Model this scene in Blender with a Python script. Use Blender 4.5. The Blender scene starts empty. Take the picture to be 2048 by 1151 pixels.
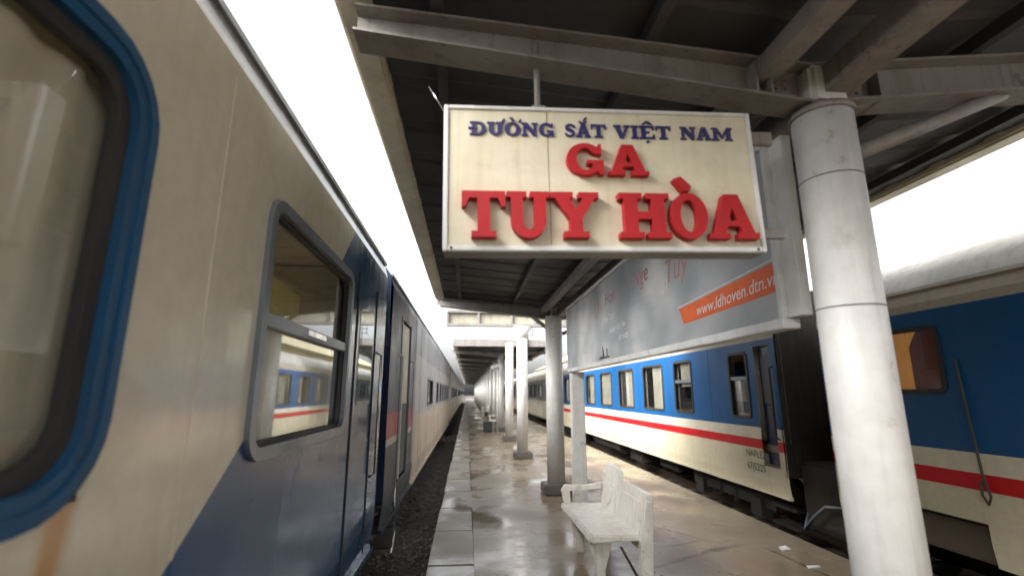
import bpy, bmesh, math, random
from mathutils import Vector, Matrix
from mathutils.geometry import tessellate_polygon
random.seed(7)
R = math.radians
sc = bpy.context.scene
C = sc.collection

# ------------------------------------------------------------------ camera
cam_d = bpy.data.cameras.new('camera'); cam = bpy.data.objects.new('camera', cam_d); C.objects.link(cam)
cam_d.sensor_width = 36.0; cam_d.lens = 960 / 2048 * 36.0
cam_d.clip_start = 0.02; cam_d.clip_end = 900
cam.location = (0, 0, 1.65); cam.rotation_euler = (R(90 + 12.31), 0, R(-5.18))
cam_d.dof.use_dof = True; cam_d.dof.focus_distance = 4.0; cam_d.dof.aperture_fstop = 1.1
sc.camera = cam
sc.render.resolution_x = 1024; sc.render.resolution_y = 575

# ------------------------------------------------------------------ sky and sun (bright overcast)
SUN_ELEV, SUN_ROT = 36, 243
w = bpy.data.worlds.new('World'); sc.world = w; w.use_nodes = True
nt = w.node_tree; nt.nodes.clear()
sky = nt.nodes.new('ShaderNodeTexSky'); sky.sky_type = 'NISHITA'; sky.sun_disc = False
sky.sun_elevation = R(SUN_ELEV); sky.sun_rotation = R(SUN_ROT); sky.air_density = 1.0; sky.dust_density = 6.0
hs = nt.nodes.new('ShaderNodeHueSaturation'); hs.inputs['Saturation'].default_value = 0.15
bg = nt.nodes.new('ShaderNodeBackground'); bg.inputs['Strength'].default_value = 0.15
wo = nt.nodes.new('ShaderNodeOutputWorld')
nt.links.new(sky.outputs[0], hs.inputs['Color']); nt.links.new(hs.outputs[0], bg.inputs['Color']); nt.links.new(bg.outputs[0], wo.inputs['Surface'])
sun_d = bpy.data.lights.new('sun', 'SUN'); sun_d.energy = 1.15; sun_d.angle = R(40); sun_d.color = (1.0, 0.975, 0.94)
sun = bpy.data.objects.new('sun', sun_d); C.objects.link(sun)
# direction towards the sun: over the left train, a little behind the camera
az = R(SUN_ROT)
sdir = Vector((math.sin(az) * math.cos(R(SUN_ELEV)), math.cos(az) * math.cos(R(SUN_ELEV)), math.sin(R(SUN_ELEV))))
sun.rotation_euler = sdir.to_track_quat('Z', 'Y').to_euler()
vs = sc.view_settings; vs.view_transform = 'Standard'; vs.look = 'None'; vs.exposure = 2.0; vs.gamma = 1.0; vs.use_curve_mapping = False
cy = sc.cycles; cy.max_bounces = 10; cy.diffuse_bounces = 5; cy.glossy_bounces = 4; cy.transparent_max_bounces = 12
cy.use_denoising = True; cy.sample_clamp_indirect = 6.0; cy.caustics_reflective = False; cy.caustics_refractive = False

# ------------------------------------------------------------------ materials
def nodes(name):
    m = bpy.data.materials.new(name); m.use_nodes = True
    t = m.node_tree; b = t.nodes['Principled BSDF']
    return m, t, b
def N(t, kind, **kw):
    n = t.nodes.new(kind)
    for k, v in kw.items(): setattr(n, k, v)
    return n
def L(t, a, b): t.links.new(a, b)
def mixc(t, fac, a, b, mode='MIX'):
    n = N(t, 'ShaderNodeMix', data_type='RGBA', blend_type=mode)
    for sock, v in ((n.inputs[0], fac), (n.inputs[6], a), (n.inputs[7], b)):
        if isinstance(v, (int, float)): sock.default_value = v
        elif isinstance(v, tuple): sock.default_value = (*v, 1) if len(v) == 3 else v
        else: L(t, v, sock)
    return n.outputs[2]
def noise(t, vec, scale, detail=4, rough=.55, stretch=None):
    if stretch:
        mp = N(t, 'ShaderNodeMapping'); mp.inputs['Scale'].default_value = stretch; L(t, vec, mp.inputs[0]); vec = mp.outputs[0]
    n = N(t, 'ShaderNodeTexNoise'); n.inputs['Scale'].default_value = scale; n.inputs['Detail'].default_value = detail; n.inputs['Roughness'].default_value = rough
    L(t, vec, n.inputs['Vector']); return n.outputs['Fac']
def ramp(t, fac, stops, mode='LINEAR'):
    n = N(t, 'ShaderNodeValToRGB'); cr = n.color_ramp; cr.interpolation = mode
    while len(cr.elements) < len(stops): cr.elements.new(0.5)
    for e, (p, c) in zip(cr.elements, stops):
        e.position = p; e.color = (c, c, c, 1) if isinstance(c, (int, float)) else (*c, 1)
    L(t, fac, n.inputs[0]); return n.outputs[0]
def mathn(t, op, a, b=0.0):
    n = N(t, 'ShaderNodeMath', operation=op)
    for s, v in ((n.inputs[0], a), (n.inputs[1], b)):
        if isinstance(v, (int, float)): s.default_value = v
        else: L(t, v, s)
    return n.outputs[0]
def weather(t, b, col, rough, grime=.35, scale=1.5, bump=.05, dirt=(.10, .085, .06), streak=True, vec=None, chips=0):
    """dirt, streaks and uneven gloss over a base colour socket or tuple"""
    if vec is None: vec = N(t, 'ShaderNodeTexCoord').outputs['Object']
    n1 = noise(t, vec, scale, 5)
    out = mixc(t, mathn(t, 'MULTIPLY', ramp(t, n1, [(.42, 0), (.75, 1)]), grime), col, dirt)
    if streak:
        n2 = noise(t, vec, 2.2, 4, .6, (5, 5, .35))
        out = mixc(t, mathn(t, 'MULTIPLY', ramp(t, n2, [(.5, 0), (.72, 1)]), grime * .8), out, dirt)
    n3 = noise(t, vec, 14, 3)
    out = mixc(t, mathn(t, 'MULTIPLY', ramp(t, n3, [(.3, 0), (.7, 1)]), .10), out, (.02, .02, .02))
    if chips:
        n4 = noise(t, vec, 7, 6, .7); n5 = noise(t, vec, 1.3, 2)
        f4 = mathn(t, 'MULTIPLY', ramp(t, n4, [(.60, 0), (.63, 1)]), ramp(t, n5, [(.46, 0), (.62, chips)]))
        out = mixc(t, f4, out, dirt)
        n6 = noise(t, vec, 3.0, 5, .6, (9, 9, .25))
        out = mixc(t, mathn(t, 'MULTIPLY', ramp(t, n6, [(.58, 0), (.66, 1)]), chips * .5), out, dirt)
    L(t, out, b.inputs['Base Color'])
    L(t, ramp(t, n1, [(.3, max(rough - .1, .03)), (.75, min(rough + .2, 1))]), b.inputs['Roughness'])
    if bump:
        bp = N(t, 'ShaderNodeBump'); bp.inputs['Strength'].default_value = bump; bp.inputs['Distance'].default_value = .02
        L(t, noise(t, vec, 9, 4), bp.inputs['Height']); L(t, bp.outputs[0], b.inputs['Normal'])
def mat(name, col, rough=.5, metal=0.0, grime=.3, scale=1.5, bump=.05, dirt=(.10, .085, .06), streak=True, chips=0):
    m, t, b = nodes(name); b.inputs['Metallic'].default_value = metal
    weather(t, b, col, rough, grime, scale, bump, dirt, streak, None, chips); return m
def livery(name, z0, z1, bands, rough, ysplit=None, bands2=None, diag=None, grime=.25, stain=None, spec=.3):
    """painted bands by height; bands = [(z, colour)] from bottom to top; ysplit: other bands below that length"""
    m, t, b = nodes(name)
    tc = N(t, 'ShaderNodeTexCoord').outputs['Object']
    sp = N(t, 'ShaderNodeSeparateXYZ'); L(t, tc, sp.inputs[0])
    fz = mathn(t, 'DIVIDE', mathn(t, 'SUBTRACT', sp.outputs['Z'], z0), z1 - z0)
    def rb(bs): return ramp(t, fz, [(max(0, (z - z0) / (z1 - z0)), c) for z, c in bs], 'CONSTANT')
    col = rb(bands)
    if ysplit is not None:
        f = mathn(t, 'LESS_THAN', sp.outputs['Y'], ysplit); col = mixc(t, f, col, rb(bands2))
    if diag:
        # swoosh: y > a + k1*(z-zr) + k2*(z-zr)^2 is painted blue
        a, k1, k2, zr, c, zmax = diag
        dz = mathn(t, 'SUBTRACT', sp.outputs['Z'], zr)
        e = mathn(t, 'ADD', mathn(t, 'MULTIPLY', dz, k1), mathn(t, 'MULTIPLY', mathn(t, 'MULTIPLY', dz, dz), k2))
        f = mathn(t, 'GREATER_THAN', mathn(t, 'SUBTRACT', sp.outputs['Y'], e), a)
        f = mathn(t, 'MULTIPLY', f, mathn(t, 'LESS_THAN', sp.outputs['Z'], zmax))
        col = mixc(t, f, col, c)
    if stain:
        ys_, wd_, zt_, sc_ = stain
        wob = mathn(t, 'MULTIPLY', mathn(t, 'SUBTRACT', noise(t, tc, 3.5, 3), .5), .10)
        dy = mathn(t, 'ABSOLUTE', mathn(t, 'ADD', mathn(t, 'SUBTRACT', sp.outputs['Y'], ys_), wob))
        f = ramp(t, mathn(t, 'DIVIDE', dy, wd_ * 2), [(.15, 1), (.6, 0)])
        f = mathn(t, 'MULTIPLY', mathn(t, 'MULTIPLY', f, .75), mathn(t, 'LESS_THAN', sp.outputs['Z'], zt_))
        col = mixc(t, f, col, sc_)
    weather(t, b, col, rough, grime, 1.2, .012, vec=tc)
    b.inputs['Specular IOR Level'].default_value = spec
    bp0 = b.inputs['Normal'].links[0].from_node
    bq = N(t, 'ShaderNodeBump'); bq.inputs['Strength'].default_value = .35; bq.inputs['Distance'].default_value = .02
    L(t, noise(t, tc, 1.6, 2, .4, (1, 1.6, .55)), bq.inputs['Height']); L(t, bq.outputs[0], bp0.inputs['Normal'])
    return m

M = {}
CREAM = (.62, .56, .43)
M['canopy_paint'] = mat('canopy_paint', (.27, .25, .235), .55, grime=.45, chips=.7)
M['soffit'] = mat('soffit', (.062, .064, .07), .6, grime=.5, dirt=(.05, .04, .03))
M['gutter'] = mat('gutter', (.78, .73, .58), .5, grime=.35, dirt=(.30, .2, .1))
M['dull_cream'] = mat('dull_cream', (.40, .37, .29), .6, grime=.4)
M['column'] = mat('column', (.74, .74, .72), .42, grime=.40, dirt=(.36, .32, .25), chips=.6)
M['base_block'] = mat('base_block', (.16, .15, .14), .8)
M['seam'] = mat('seam', (.06, .055, .05), .8)
M['sign_face'] = mat('sign_face', (.66, .615, .47), .5, grime=.30, dirt=(.42, .31, .16), scale=2.5, bump=.02, chips=.35)
M['sign_frame'] = mat('sign_frame', (.72, .72, .70), .3, grime=.2)
M['sign_case'] = mat('sign_case', (.30, .29, .26), .5)
M['red_letter'] = mat('red_letter', (.41, .004, .008), .6, grime=.2, dirt=(.2, .01, .01), bump=.01)
M['blue_letter'] = mat('blue_letter', (.03, .03, .13), .4, grime=.2, bump=.01)
M['board_frame'] = mat('board_frame', (.75, .75, .74), .35, grime=.2)
M['orange_print'] = mat('orange_print', (.80, .14, .03), .4, grime=.12, bump=0)
M['white_print'] = mat('white_print', (.78, .78, .76), .35, grime=.1, bump=0)
M['pink_print'] = mat('pink_print', (.46, .24, .24), .3, grime=.1, bump=0)
M['dark_print'] = mat('dark_print', (.03, .03, .035), .4, grime=.1, bump=0)
M['bench'] = mat('bench', (.80, .77, .71), .45, grime=.3, dirt=(.35, .29, .22), scale=3, bump=.12, chips=.5)
M['dark_metal'] = mat('dark_metal', (.03, .028, .026), .65, .3)
M['brown_metal'] = mat('brown_metal', (.11, .075, .05), .7, grime=.5)
M['chrome'] = mat('chrome', (.7, .7, .72), .2, 1.0, grime=.15)
M['alu'] = mat('alu', (.22, .25, .28), .38, .6, grime=.2)
M['rubber'] = mat('rubber', (.018, .018, .02), .6)
M['blue_frame'] = mat('blue_frame', (.006, .085, .20), .4, grime=.35, dirt=(.03, .04, .05))
M['cream_inner'] = mat('cream_inner', (.60, .55, .42), .5, grime=.2)
M['yellow_inner'] = mat('yellow_inner', (.66, .55, .16), .5, grime=.15)
M['brown_inner'] = mat('brown_inner', (.20, .14, .09), .5, grime=.3)
M['orange_curtain'] = mat('orange_curtain', (.85, .42, .07), .8, grime=.2)
b = M['orange_curtain'].node_tree.nodes['Principled BSDF']   # emission put into the curtain itself, standing in for lamplight behind it
b.inputs['Emission Color'].default_value = (1.0, .42, .08, 1); b.inputs['Emission Strength'].default_value = .045
M['drab_curtain'] = mat('drab_curtain', (.36, .335, .29), .8, grime=.25)
M['red_curtain'] = mat('red_curtain', (.30, .06, .04), .8, grime=.2)
M['lit_interior_sheet'] = mat('lit_interior_sheet', (.66, .60, .49), .8, grime=.2)  # added sheet imitating a pale, lit interior behind the big window
M['pale_reflection_sheet'] = mat('pale_reflection_sheet', (.80, .77, .62), .6, grime=.2)  # added sheet imitating a bright reflection in the second window's lower pane
M['roof_grey'] = mat('roof_grey', (.22, .23, .25), .45, grime=.3)
M['roof_cream'] = mat('roof_cream', (.46, .45, .41), .5, grime=.35)
M['navy'] = mat('navy', (.018, .035, .09), .2, grime=.25)
M['concrete'] = mat('concrete', (.27, .25, .22), .7, grime=.3, bump=.2)
M['rail'] = mat('rail', (.09, .06, .045), .5, .7)
M['sleeper'] = mat('sleeper', (.075, .065, .055), .85)
M['green_box'] = mat('green_box', (.05, .065, .055), .6)
M['house_wall'] = mat('house_wall', (.72, .64, .38), .8, grime=.25)
M['house_roof'] = mat('house_roof', (.50, .46, .30), .8)
M['white_paint'] = mat('white_paint', (.78, .78, .77), .4, grime=.2)
M['blue_plate'] = mat('blue_plate', (.03, .12, .42), .4)
M['paper'] = mat('paper', (.8, .8, .78), .7, grime=.1)
M['end_black'] = mat('end_black', (.022, .018, .014), .8)
M['cable'] = mat('cable', (.045, .05, .03), .6)

# wet platform floor
m, t, b = nodes('wet_floor'); tc = N(t, 'ShaderNodeTexCoord').outputs['Object']
n1 = noise(t, tc, .55, 6, .6); n2 = noise(t, tc, 7, 5)
base = ramp(t, n1, [(.30, (.21, .165, .11)), (.5, (.30, .24, .165)), (.7, (.37, .305, .215))])
base = mixc(t, mathn(t, 'MULTIPLY', n2, .35), base, (.10, .085, .065))
wv = N(t, 'ShaderNodeMix', data_type='RGBA'); wv.inputs[0].default_value = .12
nz = N(t, 'ShaderNodeTexNoise'); nz.inputs['Scale'].default_value = 2.0; nz.inputs['Detail'].default_value = 6; L(t, tc, nz.inputs['Vector'])
L(t, tc, wv.inputs[6]); L(t, nz.outputs['Color'], wv.inputs[7])
vo = N(t, 'ShaderNodeTexVoronoi', feature='DISTANCE_TO_EDGE'); vo.inputs['Scale'].default_value = .55; L(t, wv.outputs[2], vo.inputs['Vector'])
crack = mathn(t, 'MULTIPLY', ramp(t, vo.outputs['Distance'], [(.002, 1), (.010, 0)]), ramp(t, noise(t, tc, .9, 2), [(.45, 0), (.6, .8)]))
base = mixc(t, crack, base, (.03, .026, .02))
spk = ramp(t, noise(t, tc, 60, 2), [(.66, 0), (.74, 1)]); base = mixc(t, mathn(t, 'MULTIPLY', spk, .35), base, (.05, .04, .03))
L(t, base, b.inputs['Base Color'])
wet = ramp(t, noise(t, tc, .8, 5, .55), [(.40, .06), (.52, .30), (.72, .58)])
L(t, wet, b.inputs['Roughness'])
bp = N(t, 'ShaderNodeBump'); bp.inputs['Strength'].default_value = .12; bp.inputs['Distance'].default_value = .01
L(t, noise(t, tc, 22, 4), bp.inputs['Height']); L(t, bp.outputs[0], b.inputs['Normal'])
M['wet_floor'] = m
# wet edge slabs, paler
m, t, b = nodes('wet_slab'); tc = N(t, 'ShaderNodeTexCoord').outputs['Object']
oi = N(t, 'ShaderNodeObjectInfo'); ge = N(t, 'ShaderNodeNewGeometry').outputs['Position']
base = ramp(t, noise(t, ge, 1.6, 5), [(.3, (.27, .24, .185)), (.7, (.40, .36, .29))])
base = mixc(t, mathn(t, 'MULTIPLY', oi.outputs['Random'], .35), base, (.26, .23, .19))
L(t, base, b.inputs['Base Color'])
L(t, ramp(t, noise(t, ge, 1.1, 5), [(.36, .08), (.55, .5)]), b.inputs['Roughness'])
bp = N(t, 'ShaderNodeBump'); bp.inputs['Strength'].default_value = .15; bp.inputs['Distance'].default_value = .01
L(t, noise(t, ge, 25, 4), bp.inputs['Height']); L(t, bp.outputs[0], b.inputs['Normal'])
M['wet_slab'] = m
M['ground'] = mat('ground', (.06, .053, .045), .9, grime=.5, bump=.4, streak=False)
M['gravel'] = mat('gravel', (.17, .155, .13), .9, grime=.6, scale=8, streak=False)
# printed board: silver grey photo print with a soft bluish and warm drift (flat print)
m, t, b = nodes('board_print'); tc = N(t, 'ShaderNodeTexCoord').outputs['Object']
base = ramp(t, noise(t, tc, 1.1, 2), [(.34, (.26, .28, .29)), (.5, (.42, .43, .44)), (.66, (.66, .66, .66))])
base = mixc(t, mathn(t, 'MULTIPLY', ramp(t, noise(t, tc, 2.4, 3, .5, (1, .5, 2)), [(.5, 0), (.7, 1)]), .35), base, (.16, .24, .25))
L(t, base, b.inputs['Base Color']); b.inputs['Roughness'].default_value = .38
M['board_print'] = m
# window glass: reflecting by view angle, see-through otherwise
def glass(name, tint, base=.045, top=.4, rough=.02):
    m = bpy.data.materials.new(name); m.use_nodes = True; t = m.node_tree; t.nodes.clear()
    o = N(t, 'ShaderNodeOutputMaterial'); mx = N(t, 'ShaderNodeMixShader'); tr = N(t, 'ShaderNodeBsdfTransparent'); gl = N(t, 'ShaderNodeBsdfGlossy')
    tr.inputs['Color'].default_value = (*tint, 1); gl.inputs['Roughness'].default_value = rough; gl.inputs['Color'].default_value = (.95, .97, 1, 1)
    lw_ = N(t, 'ShaderNodeLayerWeight')
    f = mathn(t, 'MINIMUM', mathn(t, 'ADD', mathn(t, 'MULTIPLY', mathn(t, 'POWER', lw_.outputs['Facing'], 4.0), 1.0), base), top)
    L(t, f, mx.inputs[0]); L(t, tr.outputs[0], mx.inputs[1]); L(t, gl.outputs[0], mx.inputs[2]); L(t, mx.outputs[0], o.inputs['Surface'])
    return m
M['glass'] = glass('glass', (.82, .83, .80)); M['dusty_glass'] = glass('dusty_glass', (.5, .47, .42), .14, rough=.12)

# livery paints (object space: z above the platform, y along the coach)
BLUE = (.002, .085, .25); RED = (.58, .006, .014)
M['coach_cream_blue'] = livery('coach_cream_blue', 0, 4, [(0, (.64, .60, .475)), (2.9, (.42, .42, .42))], .12,
    diag=(15.62, 1.35, -.12, 1.12, (.012, .075, .18), 2.95), grime=.14, spec=.6, stain=(15.2, .045, 1.42, (.50, .22, .03)))
M['coach_grey_tan'] = livery('coach_grey_tan', 0, 4, [(0, (.55, .46, .36)), (1.28, (.42, .41, .42)), (2.3, (.30, .31, .34))], .42, ysplit=2.75,
    bands2=[(0, (.012, .03, .045)), (1.06, (.55, .5, .42)), (1.13, (.42, .012, .03)), (1.42, (.022, .03, .075))], grime=.2)
M['coach_grey_tan_far'] = livery('coach_grey_tan_far', 0, 4, [(0, (.55, .46, .36)), (1.28, (.42, .41, .42)), (2.3, (.30, .31, .34))], .3, grime=.2)
M['coach_blue'] = livery('coach_blue', 0, 4, [(0, (.66, .60, .43)), (.82, RED), (.955, (.70, .65, .52)), (1.13, BLUE), (2.43, (.42, .37, .30))], .38, grime=.12)
M['coach_dull'] = livery('coach_dull', 0, 4, [(0, (.58, .53, .42)), (1.0, (.5, .46, .40)), (1.2, (.13, .14, .15)), (2.4, (.55, .5, .38))], .35, grime=.25)

# ------------------------------------------------------------------ mesh helpers
class MB:
    def __init__(s): s.v = []; s.f = []; s.sm = []
    def add(s, vs, fs, smooth=False):
        o = len(s.v); s.v += [tuple(p) for p in vs]
        for f in fs: s.f.append(tuple(i + o for i in f)); s.sm.append(smooth)
        return s
    def box(s, x0, x1, y0, y1, z0, z1):
        return s.add([(x, y, z) for x in (x0, x1) for y in (y0, y1) for z in (z0, z1)],
                     [(0, 1, 3, 2), (4, 6, 7, 5), (0, 4, 5, 1), (2, 3, 7, 6), (0, 2, 6, 4), (1, 5, 7, 3)])
    def hexa(s, lo, hi):
        """eight corners: lo and hi are four points each"""
        return s.add(list(lo) + list(hi), [(3, 2, 1, 0), (4, 5, 6, 7), (0, 1, 5, 4), (1, 2, 6, 5), (2, 3, 7, 6), (3, 0, 4, 7)])
    def tube(s, pts, r, n=10, caps=True):
        pts = [Vector(p) for p in pts]; rs = r if isinstance(r, (list, tuple)) else [r] * len(pts)
        vs = []; up = None
        for i, p in enumerate(pts):
            d = (pts[min(i + 1, len(pts) - 1)] - pts[max(i - 1, 0)]).normalized()
            if up is None or abs(d.dot(up)) > .95: up = Vector((0, 0, 1)) if abs(d.z) < .9 else Vector((1, 0, 0))
            a = d.cross(up).normalized(); bb = d.cross(a)
            vs += [p + (a * math.cos(2 * math.pi * k / n) + bb * math.sin(2 * math.pi * k / n)) * rs[i] for k in range(n)]
        m = len(pts); fs = [(i * n + k, i * n + (k + 1) % n, (i + 1) * n + (k + 1) % n, (i + 1) * n + k) for i in range(m - 1) for k in range(n)]
        s.add(vs, fs, True)
        if caps: s.add(vs[:n], [tuple(range(n))]); s.add(vs[-n:], [tuple(range(n))])
        return s
    def poly(s, loops, f0, depth):
        """filled outline(s) in (u, v) mapped by f0(u, v, d), extruded from d=0 to d=depth"""
        tri = tessellate_polygon([[Vector((u, v, 0)) for u, v in lp] for lp in loops])
        flat = [p for lp in loops for p in lp]
        s.add([f0(u, v, depth) for u, v in flat], tri); s.add([f0(u, v, 0) for u, v in flat], tri)
        for lp in loops:
            n = len(lp); s.add([f0(u, v, d) for d in (0, depth) for u, v in lp], [(i, (i + 1) % n, n + (i + 1) % n, n + i) for i in range(n)])
        return s
    def flat(s, loop, f0):
        return s.add([f0(u, v, 0) for u, v in loop], [tuple(range(len(loop)))])
    def mesh(s, name, material, bevel=0, seg=2):
        me = bpy.data.meshes.new(name); me.from_pydata(s.v, [], s.f)
        me.polygons.foreach_set('use_smooth', s.sm)
        bm = bmesh.new(); bm.from_mesh(me); bmesh.ops.remove_doubles(bm, verts=bm.verts, dist=1e-5)
        bmesh.ops.recalc_face_normals(bm, faces=bm.faces)
        if bevel:
            es = [e for e in bm.edges if len(e.link_faces) == 2 and e.calc_face_angle(0) > .6]
            bmesh.ops.bevel(bm, geom=es, offset=bevel, segments=seg, affect='EDGES', clamp_overlap=True)
        bm.to_mesh(me); bm.free(); me.materials.append(material); return me
    def build(s, name, material, parent=None, loc=(0, 0, 0), bevel=0, seg=2):
        return link(name, s.mesh(name, material, bevel, seg), parent, loc)
def link(name, me, parent=None, loc=(0, 0, 0)):
    o = bpy.data.objects.new(name, me); C.objects.link(o); o.location = loc
    if parent: o.parent = parent
    return o
def tag(o, label=None, cat=None, group=None, kind=None):
    for k, v in (('label', label), ('category', cat), ('group', group), ('kind', kind)):
        if v: o[k] = v
    return o
def thing(name, label, cat, loc=(0, 0, 0), rz=0, group=None):
    o = bpy.data.objects.new(name, None); C.objects.link(o); o.location = loc; o.rotation_euler = (0, 0, rz); o.empty_display_size = .2
    return tag(o, label, cat, group)
def copy_tree(o, parent=None):
    c = o.copy(); C.objects.link(c); c.parent = parent
    for ch in o.children: copy_tree(ch, c)
    return c
def rrect(u0, u1, v0, v1, r, n=7):
    pts = []
    for cx, cyy, a0 in ((u1 - r, v1 - r, 0), (u0 + r, v1 - r, 90), (u0 + r, v0 + r, 180), (u1 - r, v0 + r, 270)):
        for k in range(n): a = R(a0 + 90 * k / (n - 1)); pts.append((cx + r * math.cos(a), cyy + r * math.sin(a)))
    return pts
def text_mesh(name, body, material, size, f0, thick=.002, shear=0):
    cu = bpy.data.curves.new(name, 'FONT'); cu.body = body; cu.size = size; cu.shear = shear; cu.resolution_u = 3
    o = bpy.data.objects.new(name, cu); C.objects.link(o)
    bpy.context.view_layer.update()
    me0 = bpy.data.meshes.new_from_object(o.evaluated_get(bpy.context.evaluated_depsgraph_get()))
    me = bpy.data.meshes.new(name); me.from_pydata([f0(v.co.x, v.co.y, thick) for v in me0.vertices], [], [tuple(p.vertices) for p in me0.polygons])
    bpy.data.objects.remove(o); bpy.data.curves.remove(cu); me.materials.append(material); return me

# ------------------------------------------------------------------ ground, platform, tracks
gz = -.62
tag(MB().box(-150, 150, -60, 400, gz - .2, gz).build('ground', M['ground']), kind='structure')
PL, PR = -.36, 3.9
p = tag(MB().box(PL + .46, PR - .02, -16, 150, -.6, 0).build('platform', M['wet_floor']), kind='structure')
MB().box(PL + .05, PL + .46, -16, 150, -.6, -.09).build('platform_wall', M['concrete'], p)
# edge slabs: a row of paving stones along the left platform edge
slab_me = [MB().box(0, .452, 0, 1.186, -.085, .006 + .003 * k).mesh('slab', M['wet_slab'], .007, 2) for k in range(3)]
for i in range(90):
    y = -8 + i * 1.2
    o = link('slab', random.choice(slab_me), p, (PL + random.uniform(-.012, .012), y, random.uniform(-.004, .002)))
    o.rotation_euler = (random.uniform(-.003, .003), random.uniform(-.006, .006), random.uniform(-.006, .006))
def track(x, label):
    t_ = thing('railway_track', label, 'track', (x, 0, gz))
    for sx in (-.53, .53):
        MB().box(sx - .06, sx + .06, -50, 300, .12, .135).box(sx - .01, sx + .01, -50, 300, .135, .23).box(sx - .035, sx + .035, -50, 300, .23, .27).build('rail', M['rail'], t_)
    sl = MB().box(-.95, .95, -.11, .11, 0, .12).mesh('sleeper', M['sleeper'], .01, 1)
    for i in range(75): link('sleeper', sl, t_, (0, -3 + i * .62, 0))
    return t_
track(-2.28, 'rusty metre gauge rails on sleepers under the left train')
track(5.8, 'rusty metre gauge rails on sleepers under the blue right train')
# ballast between the platform wall and the left rails
bm = MB()
for i in range(5200):
    y = 3.0 + random.random() ** 1.6 * 24; x = random.uniform(-2.1, PL - .02); s_ = random.uniform(.014, .036)
    z = gz + random.uniform(.0, .06)
    vs_ = [(x + random.uniform(-1, 1) * s_ * .4 + a * s_, y + b_ * s_ + random.uniform(-1, 1) * s_ * .4, z + c_ * s_ * .8) for a, b_, c_ in ((1, 0, 0), (-1, 0, 0), (0, 1, 0), (0, -1, 0), (0, 0, 1), (0, 0, -1))]
    bm.add(vs_, [(0, 2, 4), (2, 1, 4), (1, 3, 4), (3, 0, 4), (2, 0, 5), (1, 2, 5), (3, 1, 5), (0, 3, 5)])
tag(bm.build('gravel', M['gravel']), 'loose grey ballast between platform edge and left train', 'gravel', kind='stuff')

# ------------------------------------------------------------------ columns
CX = 1.56
def column(x, y, h, label, group=None, r=.152, head=False, seams=(), base=True):
    t_ = thing('canopy_column', label, 'column', (x, y, 0), 0, group)
    MB().tube([(0, 0, 0), (0, 0, h)], r, 32).build('shaft', M['column'], t_)
    if base: MB().box(-.24, .24, -.24, .24, 0, .16).build('base_block', M['base_block'], t_, bevel=.02)
    for z in seams: MB().tube([(0, 0, z), (0, 0, z + .005)], r + .0015, 32, False).build('seam', M['seam'], t_)
    if head:
        MB().tube([(0, 0, h - .32), (0, 0, h - .2), (0, 0, h - .02)], [r + .004, r + .03, r + .13], 24).build('capital', M['column'], t_)
    return t_
c1 = column(1.635, 1.9, 2.93, 'big white round column in the right foreground beside the station sign', seams=(2.0, 2.585), r=.127)
MB().tube([(0, 0, 2.90), (0, 0, 2.93)], .137, 32).build('cap_plate', M['canopy_paint'], c1)
column(1.53, 8.55, 3.0, 'white round column at the far end of the billboard, behind the bench')
column(1.46, 13.05, 3.42, 'slim white column with flared head under the free-standing cross beam', head=True, r=.145)
ordw = ['first', 'second', 'third', 'fourth', 'fifth']
ys2 = [17.8 + 4.6 * k for k in range(19)]
for k, y in enumerate(ys2):
    lab = f'{ordw[k]} white column under the far canopy counted from the free-standing beam' if k < 5 else 'distant white canopy column in the row shrinking towards the end of the platform'
    column(1.52, y, 3.45, lab, 'columns of the far canopy', r=.145)

# ------------------------------------------------------------------ near canopy
def canopy(name, label, y0, y1, step, zc, zl, zr, xl, xr, ribs):
    t_ = thing(name, label, 'canopy', (CX, y0, 0))
    def panel(xa, za, xb, zb):
        mb = MB(); n = ribs; w_ = step / n
        prof = [(0, 0)]
        for i in range(n): prof += [(i * w_ + w_ * .62, 0), (i * w_ + w_ * .70, .045), (i * w_ + w_ * .92, .045), ((i + 1) * w_, 0)]
        k = len(prof)
        for dz in (0, .006):
            mb.add([(xa, y, za + z * .3 + dz) for y, z in prof] + [(xb, y, zb + z * .3 + dz) for y, z in prof], [(i, i + 1, k + i + 1, k + i) for i in range(k - 1)])
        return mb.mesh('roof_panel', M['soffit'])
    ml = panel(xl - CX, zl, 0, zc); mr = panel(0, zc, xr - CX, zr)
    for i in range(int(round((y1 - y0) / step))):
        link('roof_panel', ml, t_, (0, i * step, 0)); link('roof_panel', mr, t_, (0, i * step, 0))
    D = y1 - y0
    for x, z in ((xl, zl), (xr, zr)):
        s_ = 1 if x == xl else -1
        MB().box(*sorted((x - CX - s_ * .03, x - CX + s_ * .13)), 0, D, z - .07, z + .09).build('gutter', M['gutter'], t_, bevel=.02)
    for f in (.35, .8):
        for xe, ze in ((xl, zl), (xr, zr)):
            x = (xe - CX) * f; z = zc + (ze - zc) * f
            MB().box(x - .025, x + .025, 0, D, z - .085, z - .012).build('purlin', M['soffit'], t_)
    return t_
near = canopy('platform_canopy', 'dark near canopy with steel beams over the station sign', -1.0, 8.9, .9, 3.24, 3.42, 3.56, -.6, 4.06, 2)
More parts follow.
